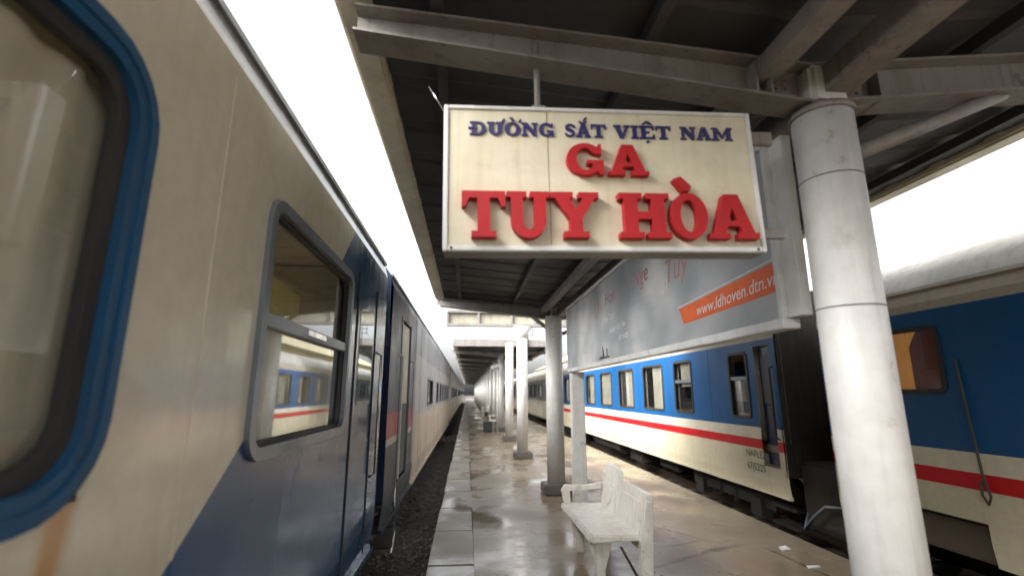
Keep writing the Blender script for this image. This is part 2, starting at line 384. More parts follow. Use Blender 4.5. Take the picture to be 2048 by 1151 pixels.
def ibeam(parent, y, pts_top, pts_bot, wf=.075, name='beam'):
    """I-beam in the plane Y=y between two end points given top and bottom edges"""
    (xa, ta), (xb, tb) = pts_top; ba, bb = pts_bot
    o = parent.location; f = lambda x, yy, z: (x - o.x, y + yy - o.y, z)
    def slab(za, zb, ha, hb, hw): 
        return ([f(xa, -hw, za), f(xb, -hw, zb), f(xb, hw, zb), f(xa, hw, za)], [f(xa, -hw, za + ha), f(xb, -hw, zb + hb), f(xb, hw, zb + hb), f(xa, hw, za + ha)])
    mb = MB(); mb.hexa(*slab(ba + .012, bb + .012, ta - ba - .024, tb - bb - .024, .006))
    mb.hexa(*slab(ba, bb, .012, .012, wf)); mb.hexa(*slab(ta - .012, tb - .012, .012, .012, wf))
    return mb.build(name, M['canopy_paint'], parent)
for y in (1.9, 8.6):
    ibeam(near, y, ((-.52, 3.305), (CX, 3.15)), (3.17, 2.945))
    ibeam(near, y, ((CX, 3.15), (4.0, 3.44)), (2.945, 3.25))
    o = near.location; zsh = 0
    for xs, xe, zs, ze in ((1.70, 2.62, 2.70, 3.10), (1.52, 1.16, 2.72, 3.0)):
        if y < 5 and xe < 1.5: continue
        MB().tube([(xs - o.x, y - o.y, zs), (xe - o.x, y - o.y, ze)], .034, 10).build('strut', M['canopy_paint'], near)
    for sx in (1.29, 1.36, 1.9):
        MB().box(sx - o.x - .006, sx - o.x + .006, y - o.y - .07, y - o.y + .07, 2.985, 3.145).build('stiffener', M['canopy_paint'], near)
o = near.location
for y in (1.9, 8.6):
    for bxx in (1.44, 1.80):
        g_ = MB().box(bxx - o.x - .05, bxx - o.x + .05, y - o.y - .016, y - o.y - .007, 2.97, 3.12).build('gusset_plate', M['canopy_paint'], near)
        for dx in (-.025, .025):
            for z in (3.0, 3.045, 3.09): MB().tube([(bxx - o.x + dx, y - o.y - .026, z), (bxx - o.x + dx, y - o.y - .016, z)], .008, 6).build('bolt', M['canopy_paint'], g_)
MB().box(1.30 - o.x, 1.40 - o.x, 0.3, 9.6, 3.06, 3.15).build('valley_beam', M['canopy_paint'], near)
MB().box(1.60 - o.x, 1.72 - o.x, 0.3, 9.6, 2.99, 3.12).build('valley_beam', M['canopy_paint'], near)
MB().box(1.54 - o.x, 1.72 - o.x, 2.81, 2.97, 2.935, 3.14).build('head_block', M['column'], near, bevel=.02)
MB().box(1.48 - o.x, 1.62 - o.x, 9.5, 9.68, 2.97, 3.14).build('head_block', M['column'], near, bevel=.02)

for xa, za, xb, zb in ((-.6, 3.42, CX, 3.24), (CX, 3.24, 4.06, 3.56)):
    MB().hexa([(xa - o.x, 9.9, za - .16), (xb - o.x, 9.9, zb - .16), (xb - o.x, 9.93, zb - .16), (xa - o.x, 9.93, za - .16)],
              [(xa - o.x, 9.9, za + .05), (xb - o.x, 9.9, zb + .05), (xb - o.x, 9.93, zb + .05), (xa - o.x, 9.93, za + .05)]).build('fascia', M['canopy_paint'], near)
# free-standing cross beam on the flared column
fb = thing('cross_beam', 'pale boxed cross beam on the slim flared column in the open gap', 'beam', (1.46, 13.05, 3.42))
MB().box(-2.05, 2.2, -.09, .09, 0, .07).build('bottom_chord', M['canopy_paint'], fb)
MB().box(-2.05, 2.2, -.09, .09, .36, .43).build('top_chord', M['canopy_paint'], fb)
MB().box(-2.03, 2.18, .0, .03, .07, .36).build('infill_panel', M['dull_cream'], fb)
for x in (-2.04, -1.2, -.3, .35, 1.2, 2.14):
    MB().box(x - .03, x + .03, -.075, -.005, .07, .36).build('stiffener', M['canopy_paint'], fb)

far = canopy('platform_canopy', 'long far canopy receding above the row of white columns', 19.0, 111.0, 4.6, 3.48, 3.62, 3.60, -.6, 3.68, 12)
for y in ys2[1:]:
    ibeam(far, y, ((-.72, 3.58), (CX, 3.46)), (3.44, 3.28)); ibeam(far, y, ((CX, 3.46), (3.62, 3.56)), (3.28, 3.42))
o = far.location
MB().box(-.6 - o.x, 3.68 - o.x, -.06, 0, 3.44, 3.70).build('fascia', M['canopy_paint'], far)

# ------------------------------------------------------------------ station sign
def arc(cx, cyy, rx, ry, a0, a1, n=10):
    return [(cx + rx * math.cos(R(a0 + (a1 - a0) * k / n)), cyy + ry * math.sin(R(a0 + (a1 - a0) * k / n))) for k in range(n + 1)]
def stroke(pts, ws):
    l, r = [], []
    for i, p_ in enumerate(pts):
        a = Vector(pts[max(i - 1, 0)]); b_ = Vector(pts[min(i + 1, len(pts) - 1)]); d = (b_ - a).normalized(); n_ = Vector((-d.y, d.x)) * ws[i] / 2
        l.append((p_[0] + n_.x, p_[1] + n_.y)); r.append((p_[0] - n_.x, p_[1] - n_.y))
    return l + r[::-1]
GL = {
 'T': (.95, [[(0, 1), (.95, 1), (.95, .66), (.87, .66), (.79, .85), (.61, .85), (.61, .13), (.74, .13), (.74, 0), (.21, 0), (.21, .13), (.34, .13), (.34, .85), (.16, .85), (.08, .66), (0, .66)]]),
 'U': (1.0, [[(0, 1), (.46, 1), (.46, .87), (.37, .87)] + arc(.5, .34, .13, .18, 180, 360) + [(.63, .87), (.54, .87), (.54, 1), (1, 1), (1, .87), (.9, .87)] + arc(.5, .38, .4, .40, 0, -180) + [(.1, .87), (0, .87)]]),
 'Y': (1.0, [[(0, 1), (.46, 1), (.46, .87), (.38, .87), (.52, .62), (.66, .87), (.58, .87), (.58, 1), (1, 1), (1, .87), (.92, .87), (.64, .42), (.64, .13), (.77, .13), (.77, 0), (.25, 0), (.25, .13), (.38, .13), (.38, .42), (.08, .87), (0, .87)]]),
 'H': (1.0, [[(0, 1), (.46, 1), (.46, .87), (.36, .87), (.36, .58), (.64, .58), (.64, .87), (.54, .87), (.54, 1), (1, 1), (1, .87), (.9, .87), (.9, .13), (1, .13), (1, 0), (.54, 0), (.54, .13), (.64, .13), (.64, .42), (.36, .42), (.36, .13), (.46, .13), (.46, 0), (0, 0), (0, .13), (.1, .13), (.1, .87), (0, .87)]]),
 'O': (1.0, [arc(.5, .5, .5, .52, 0, 352.5, 47), arc(.5, .5, .23, .36, 0, 352.5, 47)]),
 'A': (1.04, [[(.36, 1), (.66, 1), (.95, .13), (1.04, .13), (1.04, 0), (.60, 0), (.60, .13), (.68, .13), (.64, .27), (.38, .27), (.34, .13), (.42, .13), (.42, 0), (0, 0), (0, .13), (.08, .13)], [(.42, .40), (.60, .40), (.51, .70)]]),
 'G': (1.0, [arc(.5, .5, .5, .52, 50, 305, 24) + [(.82, .1), (.9, 0), (1.0, 0), (1.0, .47), (.55, .47), (.55, .35), (.70, .35), (.70, .22)] + arc(.5, .5, .23, .36, 312, 50, 24)[1:] + [(.76, .68), (.95, .66), (.95, 1.0), (.87, 1.0)]]),
 'S': (.8, [stroke([(.74, .70), (.66, .84), (.50, .92), (.30, .90), (.17, .78), (.20, .64), (.36, .54), (.54, .44), (.64, .30), (.58, .14), (.40, .07), (.20, .12), (.08, .30)], [.1, .14, .15, .18, .22, .24, .25, .25, .22, .18, .15, .14, .1])]),
 'D': (1.0, [[(0, 1), (.5, 1)] + arc(.5, .5, .48, .5, 85, -85, 16) + [(.5, 0), (0, 0), (0, .13), (.12, .13), (.12, .87), (0, .87)], [(.36, .87), (.46, .87)] + arc(.46, .5, .24, .37, 85, -85, 12) + [(.46, .13), (.36, .13)]]),
 'N': (1.0, [[(0, 1), (.36, 1), (.74, .42), (.74, .87), (.62, .87), (.62, 1), (1, 1), (1, .87), (.9, .87), (.9, 0), (.72, 0), (.26, .68), (.26, .13), (.38, .13), (.38, 0), (0, 0), (0, .13), (.1, .13), (.1, .87), (0, .87)]]),
 'V': (1.0, [[(0, 1), (.46, 1), (.46, .87), (.38, .87), (.55, .35), (.72, .87), (.62, .87), (.62, 1), (1, 1), (1, .87), (.92, .87), (.62, 0), (.38, 0), (.08, .87), (0, .87)]]),
 'I': (.46, [[(0, 1), (.46, 1), (.46, .87), (.36, .87), (.36, .13), (.46, .13), (.46, 0), (0, 0), (0, .13), (.1, .13), (.1, .87), (0, .87)]]),
 'E': (.88, [[(0, 1), (.85, 1), (.85, .68), (.76, .68), (.7, .87), (.36, .87), (.36, .57), (.58, .57), (.58, .43), (.36, .43), (.36, .13), (.72, .13), (.78, .34), (.88, .34), (.88, 0), (0, 0), (0, .13), (.1, .13), (.1, .87), (0, .87)]]),
 'M': (1.2, [[(0, 1), (.32, 1), (.6, .4), (.88, 1), (1.2, 1), (1.2, .87), (1.1, .87), (1.1, .13), (1.2, .13), (1.2, 0), (.76, 0), (.76, .13), (.86, .13), (.86, .62), (.64, .15), (.56, .15), (.32, .66), (.32, .13), (.42, .13), (.42, 0), (0, 0), (0, .13), (.1, .13), (.1, .87), (0, .87)]]),
}
MARKS = {
 'grave': [[(.30, 1.36), (.52, 1.36), (.66, 1.12), (.50, 1.12)]],
 'big_grave': [[(.16, 1.34), (.36, 1.40), (.62, 1.18), (.58, 1.07), (.40, 1.07)]],
 'horn': [[(.86, 1.04), (.98, 1.04), (1.10, 1.24), (.98, 1.24)]],
 'bar': [[(-.10, .44), (.44, .44), (.44, .57), (-.10, .57)]],
 'breve': [stroke([(.26, 1.24), (.34, 1.12), (.52, 1.08), (.68, 1.12), (.76, 1.24)], [.1] * 5)],
 'acute': [[(.50, 1.26), (.62, 1.26), (.84, 1.52), (.66, 1.52)]],
 'circumflex': [[(.14, 1.10), (.28, 1.10), (.46, 1.24), (.64, 1.10), (.78, 1.10), (.54, 1.36), (.38, 1.36)]],
 'dot': [arc(.45, -.22, .1, .1, 0, 330, 11)],
}
SW, SH = 1.352, .645
sg = thing('station_sign', 'cream hanging station sign with red and navy raised letters', 'sign', (-.11, 1.845, 2.2))
sg.rotation_euler = (0, R(-1.1), R(-.6))
MB().box(0, SW, .012, .115, 0, SH).build('case', M['sign_case'], sg, bevel=.006)
fm = MB(); 
half = SW * .325
MB().box(.02, half - .0015, .004, .011, .022, SH - .018).build('face_panel', M['sign_face'], sg)
MB().box(half + .0015, SW - .02, .004, .011, .022, SH - .018).build('face_panel', M['sign_face'], sg)
for bx in ((0, .02, -.004, .02, 0, SH), (SW - .02, SW, -.004, .02, 0, SH), (.0205, SW - .0205, -.004, .02, 0, .022), (.0205, SW - .0205, -.004, .02, SH - .018, SH)):
    MB().box(*bx).build('frame_bar', M['sign_frame'], sg, bevel=.003)
for x in (.035, SW - .04): MB().tube([(x, -.008, .011), (x, -.003, .011)], .005, 10).build('bolt', M['dark_metal'], sg)
def letter(ch, marks, x, wdt, base, h, material, depth, name='letter'):
    gw, loops = GL[ch]; mb = MB(); sx = wdt / gw
    f = lambda u, v, d: (x + u * sx, .0035 - d, base + v * h)
    mb.poly(loops, f, depth)
    for mk in marks: mb.poly(MARKS[mk], f, depth + (.0015 if mk == 'bar' else 0))
    return mb.build(name, material, sg)
def row(items, base, h, material, depth, X0, k_):
    for ch, marks, zx0, zx1 in items: letter(ch, marks, (zx0 - X0) * k_, (zx1 - zx0) * k_, base, h, material, depth)
row([('D', ['bar'], 216, 298), ('U', ['horn'], 302, 384), ('O', ['grave', 'horn'], 388, 468), ('N', [], 474, 556), ('G', [], 562, 636),
     ('S', [], 690, 750), ('A', ['breve', 'acute'], 752, 826), ('T', [], 828, 905),
     ('V', [], 945, 1030), ('I', [], 1036, 1074), ('E', ['circumflex', 'dot'], 1080, 1160), ('T', [], 1166, 1245),
     ('N', [], 1295, 1378), ('A', [], 1382, 1460), ('M', [], 1464, 1574)], .508, .062, M['blue_letter'], .006, 88, .00085)
row([('G', [], 697, 885), ('A', [], 910, 1115)], .326, .138, M['red_letter'], .03, 82, .000833)
row([('T', [], 168, 386), ('U', [], 392, 612), ('Y', [], 616, 862), ('H', [], 966, 1230), ('O', ['big_grave'], 1232, 1430), ('A', [], 1436, 1696)], .048, .194, M['red_letter'], .038, 74, .000806)
MB().tube([(.41, .06, SH - .01), (.41, .06, 1.0)], .014, 10).box(.38, .44, .03, .09, SH - .002, SH + .03).build('hanger', M['canopy_paint'], sg)
MB().box(SW, SW + .13, .05, .075, SH - .12, SH - .06).build('side_bracket', M['canopy_paint'], sg)
MB().box(SW, SW + .13, .05, .075, .08, .12).build('side_bracket', M['canopy_paint'], sg)
MB().tube([(-.0, .05, SH - .005), (-.07, .05, SH + .12)], .003, 6).build('stay_wire', M['chrome'], sg)

# ------------------------------------------------------------------ billboard between the columns
BX, BY0, BY1, BZ0, BZ1 = 1.50, 2.14, 7.2, 1.965, 2.915
bb = thing('advertising_board', 'long silver advertising board with orange web banner between two columns', 'billboard', (BX, BY0, 0))
BL = BY1 - BY0
MB().box(.012, .07, 0, BL, BZ0, BZ1).build('backing', M['sign_case'], bb)
n = 6
for i in range(n): MB().box(.004, .011, i * BL / n + .001, (i + 1) * BL / n - .001, BZ0 + .03, BZ1 - .03).build('print_panel', M['board_print'], bb)
MB().box(-.012, .075, -.004, BL + .004, BZ0 - .016, BZ0 + .034).build('frame_bar', M['board_frame'], bb, bevel=.004)
MB().box(-.012, .075, -.004, BL + .004, BZ1 - .028, BZ1 + .01).build('frame_bar', M['board_frame'], bb, bevel=.004)
for y in (-.004, BL - .028): MB().box(-.010, .073, y, y + .035, BZ0 + .0345, BZ1 - .0285).build('frame_bar', M['board_frame'], bb, bevel=.004)
fB = lambda u, v, d: (.004 - d, u - BY0, v)
MB().poly([[(3.22, 2.12), (3.28, 2.235), (2.185, 2.285), (2.185, 2.135)]], fB, .002).build('orange_banner', M['orange_print'], bb)
MB().poly([[(3.3, 2.245), (2.185, 2.297), (2.185, 2.303), (3.3, 2.250)]], fB, .002).build('banner_line', M['white_print'], bb)
def btext(body, y, z, size, material, th, name, slope=0.03):
    f = lambda u, v, d: (.004 - d, y - u - BY0, z + v + u * slope)
    link(name, text_mesh(name, body, material, size, f, th, .2), bb)
btext('www.ldhoven.dtn.vn', 3.02, 2.145, .105, M['white_print'], .0045, 'banner_lettering')
for (y, z, s_, tx) in ((5.6, 2.50, .30, 'D'), (5.15, 2.58, .22, 'Hon'), (4.2, 2.58, .22, 'Nge'), (3.5, 2.46, .26, 'Tuy')):
    btext(tx, y, z, s_, M['pink_print'], .003, 'red_lettering')
for i, (y, z, s_, tx) in enumerate(((5.3, 2.40, .10, 'lll Hoa Tam'), (5.0, 2.27, .08, 'Hotel - Phu Yen'), (4.7, 2.16, .07, '057 3 828'), (3.55, 2.42, .12, 'J l'))):
    btext(tx, y, z, s_, M['white_print'], .003, 'white_lettering')
MB().poly([[(5.45, 2.02), (5.05, 2.02), (5.05, 2.04), (5.12, 2.04), (5.12, 2.12), (5.15, 2.12), (5.15, 2.04), (5.24, 2.04), (5.26, 2.1), (5.3, 2.17), (5.31, 2.05), (5.42, 2.05)]], fB, .003).build('temple_drawing', M['dark_print'], bb)
MB().box(.015, .20, BL - .17, BL, 0, BZ0 - .013).build('support_post', M['column'], bb, bevel=.01)
MB().box(.02, .07, -.10, -.005, 2.0, 2.9).build('side_plate', M['column'], bb)

# ------------------------------------------------------------------ bench
bn = thing('concrete_bench', 'white concrete bench with stepped backrest in front of the billboard post', 'bench', (1.36, 5.2, 0))
bn.scale = (.92, .95, .97)
def bench(root):
    # back: stepped outline (y, z), leaning slightly
    out = [(-.78, .30), (-.78, .72), (-.755, .765), (-.70, .785)] + [(-.1, .785)] + \
          [(.0, .775), (.05, .79), (.085, .83), (.14, .862)] + [(.2 + .045 * k, .868 + .018 * math.sin(k * math.pi / 10)) for k in range(11)] + [(.69, .85), (.71, .80), (.70, .30)]
    MB().poly([out], lambda u, v, d: (.20 + d + (v - .3) * .16, u, v), .055).build('backrest', M['bench'], root, bevel=.012)
    # raised moulded panels and a medallion on the backrest front
    for u0, u1 in ((-.70, -.06), (.10, .60)):
        MB().poly([rrect(u0, u1, .40, .70, .06, 5)], lambda u, v, d: (.198 - d + (v - .3) * .16, u, v), .012).build('back_panel', M['bench'], root)
    MB().poly([arc(.36, .58, .13, .10, 0, 345, 23)], lambda u, v, d: (.186 - d + (v - .3) * .16, u, v), .012).build('medallion', M['bench'], root, bevel=.004)
    seat = [(-.30, .385), (-.27, .44), (.10, .425), (.22, .43), (.22, .375), (-.24, .365)]
    MB().poly([seat], lambda u, v, d: (u, -.72 + d, v), 1.40).build('seat', M['bench'], root, bevel=.012)
    leg = [(-.20, 0), (-.10, 0), (-.11, .10), (-.06, .24), (-.02, .362), (-.25, .362), (-.24, .26), (-.19, .14)]
    for y in (-.60, .28): MB().poly([leg], lambda u, v, d: (u, y + d, v), .075).build('leg', M['bench'], root, bevel=.01)
    rear = [(.18, 0), (.30, 0), (.345, .784), (.27, .784), (.20, .37)]
    for y in (-.775, .60): MB().poly([rear], lambda u, v, d: (u, y + d, v), .08).build('rear_support', M['bench'], root, bevel=.01)
    arm = [(-.26, .44), (-.29, .58), (-.24, .64), (.0, .63), (.22, .66), (.22, .60), (-.05, .575), (-.19, .575), (-.18, .44)]
    MB().poly([arm], lambda u, v, d: (u, .60 + d, v), .07).build('armrest', M['bench'], root, bevel=.012)
bench(bn)
MB().tube([(.02, -.70, .33), (.20, -.74, .02)], .012, 8).build('tie_rod', M['dark_metal'], bn)
b2 = copy_tree(bn); b2.location = (1.30, 23.2, 0); tag(b2, 'small distant white bench beside a column under the far canopy', 'bench')
b3 = copy_tree(bn); b3.location = (1.30, 35.5, 0); tag(b3, 'farthest white bench, a speck far down the platform', 'bench')

# ------------------------------------------------------------------ railway coaches
def profile(kind):
    if kind == 'left': return [(-.035, .2), (0, .5), (0, 2.86), (-.035, 3.0), (-.12, 3.12), (-.28, 3.23), (-.5, 3.31), (-.85, 3.38), (-1.4, 3.41)]
    return [(-.02, .22), (0, .4), (0, 2.52), (-.04, 2.66), (-.13, 2.84), (-.30, 2.99), (-.55, 3.11), (-.95, 3.21), (-1.4, 3.25)]
def coach(name, label, x, sgn, y0, y1, body_mat, roof_mat, wins, prof, group, doors=(), cuts=(), z_bot=.2, zc=3.0, end_mat=None, detail=True, far_side=True):
    """platform side at world X=x; sgn=+1 body lies towards -X, -1 towards +X. wins: (ya, yb, za, zb, style, inner)"""
    t_ = thing(name, label, 'train coach', (x, y0, 0), 0, group)
    Lc = y1 - y0; Wd = 2.8
    P = lambda xx, yy, zz: (sgn * xx, yy, zz)
    holes = [(a - y0 + .03, b_ - y0 - .03, c + .03, d - .03) for a, b_, c, d, *_ in wins] + [(a - y0, b_ - y0, c, d) for a, b_, c, d in doors] + [(a - y0, b_ - y0, c, d) for a, b_, c, d in cuts]
    pf = profile(prof)
    zk = [z for _, z in pf if z <= zc + .001]
    def px(z):
        for (xa, za), (xb, zb) in zip(pf, pf[1:]):
            if za <= z <= zb: return xa + (xb - xa) * (z - za) / (zb - za)
        return pf[0][0]
    def sheet(off, mirror=False, hol=holes, zlo=None):
        zs = sorted(set([round(z, 4) for z in zk] + [round(v, 4) for h in hol for v in h[2:]]))
        if zlo is not None: zs = [zlo] + [z for z in zs if z > zlo + .01]
        ys = sorted(set([0, round(Lc, 4)] + [round(v, 4) for h in hol for v in h[:2]]))
        mb = MB(); idx = {}
        for i in range(len(ys) - 1):
            for j in range(len(zs) - 1):
                yc, zz = (ys[i] + ys[i + 1]) / 2, (zs[j] + zs[j + 1]) / 2
                if any(h[0] < yc < h[1] and h[2] < zz < h[3] for h in hol): continue
                q = []
                for (yy, z_) in ((ys[i], zs[j]), (ys[i + 1], zs[j]), (ys[i + 1], zs[j + 1]), (ys[i], zs[j + 1])):
                    xx = px(z_) - off; q.append(P(-Wd - xx if mirror else xx, yy, z_))
                mb.add(q, [(0, 1, 2, 3)])
        return mb
    sheet(0).build('body_side', body_mat, t_)
    if far_side: sheet(0, True).build('body_side', body_mat, t_)
    else: sheet(0, True, []).build('body_side', body_mat, t_)
    if detail: sheet(.09, False, [h for h in holes if h[2] > 1.0 or h[3] > 1.9], .95).build('inner_lining', M['cream_inner'], t_)
    # roof: swept curve
    arcp = [(px(z), z) for z in [zc]] + [q for q in pf if q[1] > zc + .001]
    full = arcp + [(-Wd - xx, z) for xx, z in arcp[:-1][::-1]]
    mb = MB(); k = len(full)
    mb.add([P(xx, 0, z) for xx, z in full] + [P(xx, Lc, z) for xx, z in full], [(i, i + 1, k + i + 1, k + i) for i in range(k - 1)], True)
    rf = mb.build('roof', roof_mat, t_)
    MB().box(*sorted((sgn * (px(zc) - .005), sgn * (px(zc) + .022))), .02, Lc - .02, zc - .012, zc + .018).build('rain_gutter', M['alu'] if prof == 'left' else M['white_paint'], rf)
    # ends and inside
    lo = [(px(.95), .5)] + [(px(z), z) for z in (1.2, zc)] + arcp[1:]
    outl = lo + [(-Wd - xx, z) for xx, z in lo[::-1] if True]
    seen = []; [seen.append(q) for q in outl if q not in seen]
    for ye, dd in ((.012, .03), (Lc - .042, .03)):
        MB().poly([[(a * sgn, z) for a, z in seen]], lambda u, v, d: (u, ye + d, v), dd).build('end_wall', end_mat or body_mat, t_)
    MB().box(*sorted((sgn * -.06, sgn * (-Wd + .06))), .05, Lc - .05, .80, .90).build('floor', M['brown_inner'], t_)
    if detail:
        MB().box(*sorted((sgn * -.12, sgn * (-Wd + .12))), .05, Lc - .05, 2.70, 2.73).build('inner_ceiling', M['cream_inner'], t_)
    if detail:   # pressed panel joints and a lower hem
        occ = [(h[0] - .1, h[1] + .1) for h in holes]
        ends = sorted(occ)
        for (a0, a1), (b0, b1) in zip(ends, ends[1:]):
            if b0 - a1 > .25:
                ym = (a1 + b0) / 2
                MB().box(*sorted((sgn * -.01, sgn * .003)), ym - .006, ym + .006, .52, zc - .2).build('panel_seam', body_mat, t_)
        if not cuts: MB().box(*sorted((sgn * -.045, sgn * .004)), .02, Lc - .02, pf[0][1] - .012, pf[0][1] + .03).build('hem', body_mat, t_)
    # windows
    for wv in wins:
        a, b_, c, d, style, inner = wv; a -= y0; b_ -= y0
        ring = lambda w0, w1, r, dep, x_, mt, nm, par: MB().poly([rrect(a + w0, b_ - w0, c + w0, d - w0, r), rrect(a + w1, b_ - w1, c + w1, d - w1, max(r - (w1 - w0), .02))], lambda u, v, dd: P(x_ + dd, u, v), dep).build(nm, mt, par)
        if style == 'big':
            wn = ring(0, .075, .21, .035, -.008, M['blue_frame'], 'window', t_); ring(.07, .115, .15, .03, -.028, M['rubber'], 'gasket', wn); ring(.025, .04, .19, .042, -.008, M['blue_frame'], 'ridge', wn)
            pr, inset = .13, .08
        elif style == 'alu':
            wn = ring(0, .055, .13, .03, -.008, M['alu'], 'window', t_); ring(.05, .075, .09, .025, -.035, M['rubber'], 'gasket', wn); pr, inset = .07, .055
        else:
            wn = ring(0, .045, .09, .02, -.006, M['rubber'] if style != 'pale' else M['alu'], 'window', t_); pr, inset = .05, .035
        if style in ('alu', 'sash', 'open'):
            zm = c + (d - c) * (.52 if style == 'alu' else .60)
            MB().box(*sorted((sgn * -.03, sgn * .006)), a + inset, b_ - inset, zm - .03, zm + .03).build('mullion', M['alu'], wn, bevel=.004)
            if style == 'alu': MB().box(*sorted((sgn * .006, sgn * .016)), a + .62, a + .95, zm - .012, zm + .018).build('latch', M['chrome'], wn)
            MB().flat(rrect(a + inset, b_ - inset, c + inset, zm, .03), lambda u, v, dd: P(-.030, u, v)).build('pane', M['glass'], wn)
            if style != 'open': MB().flat(rrect(a + inset, b_ - inset, zm, d - inset, .03), lambda u, v, dd: P(-.038, u, v)).build('pane', M['glass'], wn)
        else:
            MB().flat(rrect(a + inset, b_ - inset, c + inset, d - inset, pr), lambda u, v, dd: P(-.026, u, v)).build('pane', M['glass'] if style != 'dusty' else M['dusty_glass'], wn)
        if inner:   # pleated sheet just inside: curtains, and the added pale sheets of the left coach
            mt, u0, u1, v0, v1 = inner
            mb = MB(); n_ = 25; ya, yb = a + (b_ - a) * u0, a + (b_ - a) * u1; za, zb = c + (d - c) * v0, c + (d - c) * v1
            row_ = [(-.062 + .012 * math.sin(i * 1.9), ya + (yb - ya) * i / (n_ - 1)) for i in range(n_)]
            mb.add([P(xx, yy, za) for xx, yy in row_] + [P(xx * 1.0, yy, zb) for xx, yy in row_], [(i, i + 1, n_ + i + 1, n_ + i) for i in range(n_ - 1)], True)
            mb.build('curtain', M[mt], wn)
    return t_
def bogie(root, sgn, yc, xw=0):
    fr = MB().box(*sorted((sgn * -.42, sgn * -.30)), yc - 1.35, yc + 1.35, -.12, .08)
    for dy in (-.95, .95): fr.box(*sorted((sgn * -.40, sgn * -.22)), yc + dy - .14, yc + dy + .14, -.25, .02)
    g = fr.build('bogie', M['dark_metal'], root)
    for dy in (-.95, .95):
        MB().tube([(sgn * -.80, yc + dy, -.02), (sgn * -.93, yc + dy, -.02)], .33, 24).build('wheel', M['rail'], g)
        for k in range(4): pass
    for dy in (-.25, .25): MB().tube([(sgn * -.33, yc + dy, -.2), (sgn * -.33, yc + dy, .3)], .07, 12).build('spring', M['dark_metal'], g)
# --- left train
LX = -.88
lw = [(2.07, 3.62, 1.37, 2.52, 'alu', ('pale_reflection_sheet', .05, .84, .0, .52)), (-.25, 1.28, 1.38, 2.52, 'big', ('lit_interior_sheet', .25, .97, .0, .90))] + [(-.25 - 2.2 * k, 1.25 - 2.2 * k, 1.38, 2.52, 'alu', None) for k in range(1, 6)]
l1 = coach('train_coach', 'nearest left coach, cream with slate blue sweep and large blue framed window', LX, 1, -14.0, 5.15, M['coach_cream_blue'], M['roof_grey'], lw, 'left', 'coaches of the left train', end_mat=M['navy'])
MB().box(-.09, -.055, 18.2, 18.3, .95, 2.6).build('partition', M['cream_inner'], l1)
for yy in (13.2, 15.55, 18.05): MB().box(-2.0, -.07, yy, yy + .04, .9, 2.69).build('partition', M['cream_inner'], l1)
MB().box(-.5, -.12, 16.2, 16.95, 2.0, 2.26).build('berth', M['yellow_inner'], l1, bevel=.05)
for yy in (13.3, 14.8, 15.6, 17.3): MB().box(-1.9, -.2, yy, yy + .65, 1.15, 1.28).build('berth', M['brown_inner'], l1, bevel=.03)
MB().box(-1.9, -.35, 14.7, 15.5, 1.85, 2.0).build('berth', M['cream_inner'], l1, bevel=.03)
MB().box(-1.2, -.6, 14.2, 15.0, 2.02, 2.16).build('bedding', M['red_curtain'], l1, bevel=.05)
# door outline, handrails and lower hem at the end of the first coach
MB().box(.0, .008, 17.85, 17.87, .3, 2.6).box(.0, .008, 18.62, 18.64, .3, 2.6).build('door_seal', M['rubber'], l1)
MB().poly([rrect(17.98, 18.52, 1.55, 2.35, .06)], lambda u, v, d: (.001 + d, u, v), .006).build('door_window', M['glass'], l1)
for yy in (18.76,): MB().tube([(0, yy, .9), (.045, yy, .93), (.045, yy, 2.0), (0, yy, 2.03)], .013, 10).build('handrail', M['chrome'], l1)
MB().tube([(-.04, 18.3, .17), (-.04, 18.9, .17), (-.1, 19.1, .05)], .02, 8).build('hose', M['rubber'], l1)
bogie(l1, 1, 16.6); bogie(l1, 1, 3.0)
MB().box(-2.4, -.35, 4.6, 14.2, -.15, .35).build('equipment_box', M['dark_metal'], l1, bevel=.03)
lw2 = [(10.9, 12.6, 1.35, 1.98, 'pale', None)] + [(14.0 + 1.6 * k, 14.95 + 1.6 * k, 1.35, 1.98, 'pale', None) for k in range(6)]
l2 = coach('train_coach', 'second left coach with navy and red entrance end and grey upper side', LX, 1, 5.58, 24.6, M['coach_grey_tan'], M['roof_grey'], lw2, 'left', 'coaches of the left train', doors=((6.5, 7.45, .55, 2.62),), end_mat=M['navy'])
MB().box(-.045, -.016, .945, 1.845, 1.5, 2.6).build('door_leaf', M['cream_inner'], l2, bevel=.01)
MB().box(-.043, -.018, .945, 1.845, .56, 1.49).build('door_leaf', M['green_box'], l2, bevel=.01)
MB().box(-.02, .012, 1.885, 1.93, .5, 2.65).box(-.02, .012, .86, .905, .5, 2.65).build('door_frame', M['alu'], l2)
for yy in (.72, 2.08): MB().tube([(0, yy, .6), (.05, yy, .63), (.05, yy, 2.1), (0, yy, 2.13)], .014, 10).build('handrail', M['white_paint'], l2)
for k, z in enumerate((.28, .02, -.22)): MB().box(-.3, -.02, .95, 1.85, z, z + .03).build('step', M['dark_metal'], l2)
MB().tube([(.0, .9, .56), (.0, .93, .1), (-.02, 1.3, -.1), (-.02, 1.0, -.28)], .012, 8).build('step_rail', M['chrome'], l2)
bogie(l2, 1, 4.0); bogie(l2, 1, 16)
MB().box(-2.4, -.35, 6, 13, -.15, .35).build('equipment_box', M['dark_metal'], l2, bevel=.03)
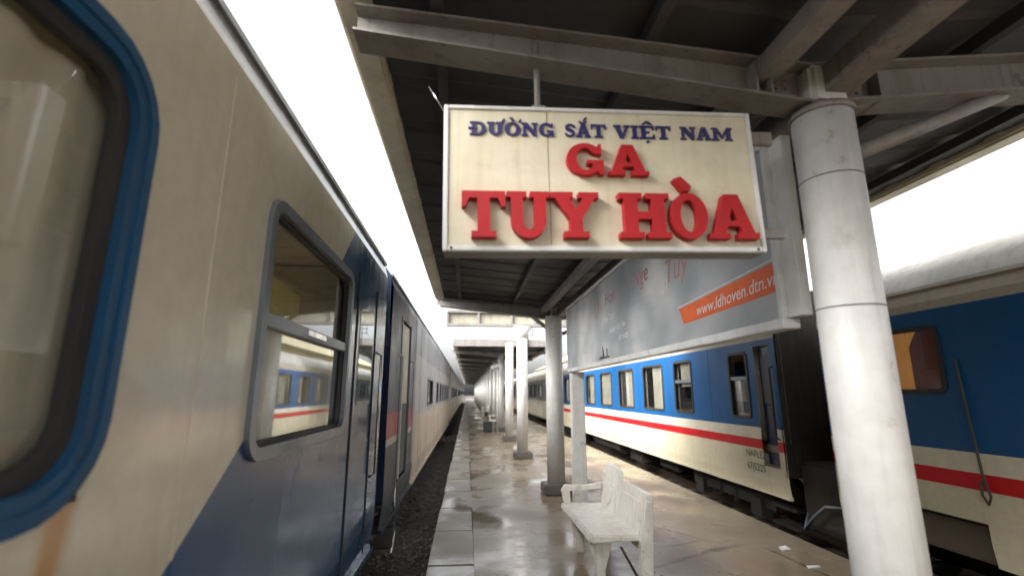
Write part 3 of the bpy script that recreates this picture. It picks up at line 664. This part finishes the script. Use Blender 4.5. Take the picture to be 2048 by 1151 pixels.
# gangway bellows between coaches
def bellows(x, sgn, y0, y1, label):
    mb = MB(); n_ = 7
    for i in range(n_):
        a = y0 + (y1 - y0) * i / n_; b_ = y0 + (y1 - y0) * (i + .7) / n_
        mb.box(*sorted((x - sgn * .75, x - sgn * 2.05)), a, b_, .75, 2.75)
    g = tag(mb.build('gangway_bellows', M['rubber']), label, 'gangway')
    MB().box(*sorted((x - sgn * .14, x - sgn * 2.6)), y0 + .02, y1 - .02, -.08, .735).build('coupling_shade_block', M['end_black'], g, bevel=.04)  # coupler widened into a dark box added to black out the gap
bellows(LX, 1, 5.16, 5.57, 'black ribbed rubber gangway between the first two left coaches')
for k in range(5):
    a = 25.1 + 19.5 * k
    ws = [(a + 1.8 + 1.9 * j, a + 2.9 + 1.9 * j, 1.35, 1.98, 'pale', None) for j in range(8)] if k < 2 else [(a + 1.8 + 1.9 * j, a + 2.9 + 1.9 * j, 1.35, 1.98, 'pale', None) for j in range(8)]
    coach('train_coach', f'{["third", "fourth", "fifth", "sixth", "seventh"][k]} left coach from the camera, grey above and tan below', LX, 1, a, a + 19.1, M['coach_grey_tan_far'], M['roof_grey'], ws, 'left', 'coaches of the left train', detail=False, far_side=False)

# low wall added beyond the right track to cover the brightly lit ground
tag(MB().box(8.0, 8.8, -40, 200, -.62, .3).build('masking_wall', M['concrete']), kind='structure')
# --- right train
RX = 4.42
cur = ('drab_curtain', .0, 1.0, .0, 1.0)
rw = [(7.35, 7.92, 1.25, 2.3, 'open', ('drab_curtain', .1, .95, .25, .6)), (9.3, 10.15, 1.25, 2.3, 'sash', ('drab_curtain', .0, .7, .5, 1.0))] + \
     [(10.75 + 2.0 * k, 12.02 + 2.0 * k, 1.25, 2.3, 'plain', ('drab_curtain', .0, random.uniform(.4, 1.0), .0, 1.0)) for k in range(6)]
ra = coach('train_coach', 'blue right coach with red stripe and row of windows below the billboard', RX, -1, 6.62, 25.5, M['coach_blue'], M['roof_cream'], rw, 'right', 'coaches of the right train', doors=((6.78, 7.16, .6, 2.35),), far_side=False, z_bot=.22, zc=2.66, end_mat=M['end_black'])
MB().box(.07, .10, .17, .53, .62, 2.34).build('door_leaf', M['navy'], ra, bevel=.01)
MB().box(.055, .069, .23, .47, 1.5, 2.2).build('door_window', M['dark_print'], ra)
MB().tube([(0, .10, 1.0), (-.05, .10, 1.03), (-.05, .10, 2.0), (0, .10, 2.03)], .014, 8).build('handrail', M['dark_metal'], ra)
ftx = lambda y, z: (lambda u, v, d: (-.002 - d, y - u - 6.62, z + v))
link('painted_number', text_mesh('painted_number', 'NAFLEZ', M['dark_print'], .15, ftx(7.62, .69), .002), ra)
link('painted_number', text_mesh('painted_number', '67|5225', M['dark_print'], .15, ftx(7.62, .50), .002), ra)
bogie(ra, -1, 2.2); bogie(ra, -1, 15.5)
MB().box(.35, 2.4, 4.4, 5.5, -.1, .3).build('equipment_box', M['dark_metal'], ra, bevel=.03)
MB().box(.30, 2.4, 6.6, 7.6, -.2, .3).build('equipment_box', M['dark_metal'], ra, bevel=.03)
MB().tube([(.4, 8.3, .05), (.4, 11.3, .05)], .2, 18).build('air_tank', M['dark_metal'], ra)
MB().box(.15, .4, .15, .7, .02, .06).box(.15, .4, .15, .7, -.22, -.18).build('step', M['dark_metal'], ra)
rwb = [(4.14, 4.76, 1.64, 2.29, 'plain', ('orange_curtain', .35, 1.0, .0, 1.0)), (1.2, 2.4, 1.25, 2.3, 'plain', cur)] + [(-1.0 - 2 * k, .2 - 2 * k, 1.25, 2.3, 'plain', cur) for k in range(5)]
rb_ = coach('train_coach', 'nearest right coach, blue over cream with red stripe, behind the big column', RX, -1, -13.2, 5.72, M['coach_blue'], M['roof_cream'], rwb, 'right', 'coaches of the right train', cuts=((4.02, 5.35, .22, .56),), far_side=False, z_bot=.22, zc=2.66, end_mat=M['end_black'])
MB().poly([[(17.4, 1.66), (17.72, 1.66), (17.72, 2.1), (17.6, 2.28), (17.4, 2.28)]], lambda u, v, d: (.045 + d, u, v), .003).build('curtain', M['red_curtain'], rb_)
MB().box(.12, .5, 17.15, 18.55, .20, .54).build('battery_box', M['brown_metal'], rb_, bevel=.03)
MB().tube([(-.01, 17.22, 1.95), (-.02, 17.2, 1.6), (-.03, 17.17, 1.2), (-.03, 17.16, .95), (-.035, 17.12, .80), (-.035, 17.15, .73), (-.035, 17.19, .80), (-.03, 17.18, .92)], .010, 8).build('hanging_cable', M['cable'], rb_)
MB().poly([rrect(16.62, 16.80, .42, .62, .01, 3)], lambda u, v, d: (-.004 - d, u, v), .004).build('blue_plate', M['blue_plate'], rb_)
link('plate_lettering', text_mesh('plate_lettering', '8', M['white_print'], .1, lambda u, v, d: (-.0085 - d, 16.76 - u, .48 + v), .001), rb_)
MB().box(.3, 2.4, 12.2, 16.9, -.15, .25).build('equipment_box', M['dark_metal'], rb_, bevel=.03)
bogie(rb_, -1, 3.0)
bellows(RX, -1, 5.74, 6.60, 'black ribbed rubber gangway between the two blue right coaches')
hz = tag(MB().tube([(4.62, 6.55, .15), (4.45, 6.45, -.10), (4.4, 6.2, .10), (4.4, 5.95, .28), (4.42, 5.7, .32), (4.5, 5.5, .1), (4.45, 5.45, -.2), (4.6, 5.35, -.25)], .022, 8).build('brake_hose', M['alu']), 'grey hose looping down between the blue right coaches', 'hose')
rc = coach('train_coach', 'dull grey and cream coach far down the right track', RX, -1, 27.4, 46.0, M['coach_dull'], M['roof_cream'], [(29 + 2.1 * k, 30.3 + 2.1 * k, 1.35, 2.2, 'plain', None) for k in range(7)], 'right', 'coaches of the right train', detail=False, far_side=False, zc=2.66)
coach('train_coach', 'last visible right coach, far beyond the dull grey one', RX, -1, 47.2, 66.0, M['coach_dull'], M['roof_cream'], [(49 + 2.1 * k, 50.3 + 2.1 * k, 1.35, 2.2, 'plain', None) for k in range(7)], 'right', 'coaches of the right train', detail=False, far_side=False, zc=2.66)

# ------------------------------------------------------------------ station house beyond the right track
hs_ = thing('station_house', 'pale yellow station house beyond the right train, seen between columns', 'building', (9.0, 26, 0))
MB().box(0, 9, 0, 34, -.6, 4.3).build('wall', M['house_wall'], hs_)
MB().hexa([(-.8, -.8, 4.3), (9.8, -.8, 4.3), (9.8, 34.8, 4.3), (-.8, 34.8, 4.3)], [(4.2, 3, 6.6), (4.8, 3, 6.6), (4.8, 31, 6.6), (4.2, 31, 6.6)]).build('roof', M['house_roof'], hs_)
for k in range(8):
    wn = MB().box(-.05, .02, 2 + 4 * k, 3.4 + 4 * k, 1.2, 2.9).build('window', M['white_paint'], hs_)
    MB().box(-.06, -.04, 2.1 + 4 * k, 3.3 + 4 * k, 1.3, 2.8).build('pane', M['dark_print'], wn)
MB().box(-.12, .0, -.02, 34.02, 3.4, 3.7).build('cornice', M['white_paint'], hs_)

# ------------------------------------------------------------------ small things on the platform
bx = thing('supply_box', 'dark green metal box standing on the platform floor far ahead', 'box', (.92, 22.1, 0))
MB().box(-.20, .20, -.3, .3, 0, .34).build('body', M['green_box'], bx, bevel=.02)
MB().box(-.22, .22, -.32, .32, .342, .40).build('lid', M['green_box'], bx, bevel=.015)
la = thing('folded_arm', 'white folded arm on a thin post beside the second far column', 'barrier arm', (1.2, 21.6, 0))
MB().tube([(.12, 0, 0), (.12, 0, 2.72)], .05, 12).build('post', M['column'], la)
MB().hexa([(-.18, -.04, 2.66), (.28, -.04, 2.84), (.28, .04, 2.84), (-.18, .04, 2.66)], [(-.20, -.04, 2.80), (.26, -.04, 2.98), (.26, .04, 2.98), (-.20, .04, 2.80)]).build('arm', M['white_paint'], la, bevel=.02)
MB().hexa([(.10, -.04, 2.40), (.22, -.04, 2.36), (.22, .04, 2.36), (.10, .04, 2.40)], [(.24, -.035, 2.90), (.34, -.035, 2.86), (.34, .035, 2.86), (.24, .035, 2.90)]).build('arm', M['white_paint'], la, bevel=.02)
tag(MB().hexa([(3.38, 5.33, .003), (3.50, 5.35, .003), (3.47, 5.41, .003), (3.40, 5.40, .003)], [(3.37, 5.33, .02), (3.50, 5.34, .012), (3.48, 5.42, .03), (3.39, 5.41, .016)]).build('paper_scrap', M['paper']), 'crumpled white paper scrap on the floor near the right platform edge', 'litter')
tag(MB().hexa([(3.30, 4.80, .003), (3.44, 4.83, .003), (3.43, 4.87, .003), (3.31, 4.85, .003)], [(3.30, 4.80, .01), (3.44, 4.83, .016), (3.43, 4.87, .008), (3.31, 4.85, .014)]).build('paper_scrap', M['paper']), 'flat paler paper scrap nearest the camera by the right platform edge', 'litter')

wb = thing('wire_bracket', 'small dark wire bracket above the front edge of the far canopy', 'bracket', (2.35, 18.9, 3.44))
MB().tube([(0, 0, 0), (0, 0, .85)], .018, 8).build('mast', M['dark_metal'], wb)
for z in (.45, .62): MB().box(-.22, .22, -.012, .012, z, z + .022).build('crossarm', M['dark_metal'], wb)
for x in (-.18, .18): MB().tube([(x, 0, .40), (x, 0, .78)], .012, 6).build('insulator', M['dark_metal'], wb)
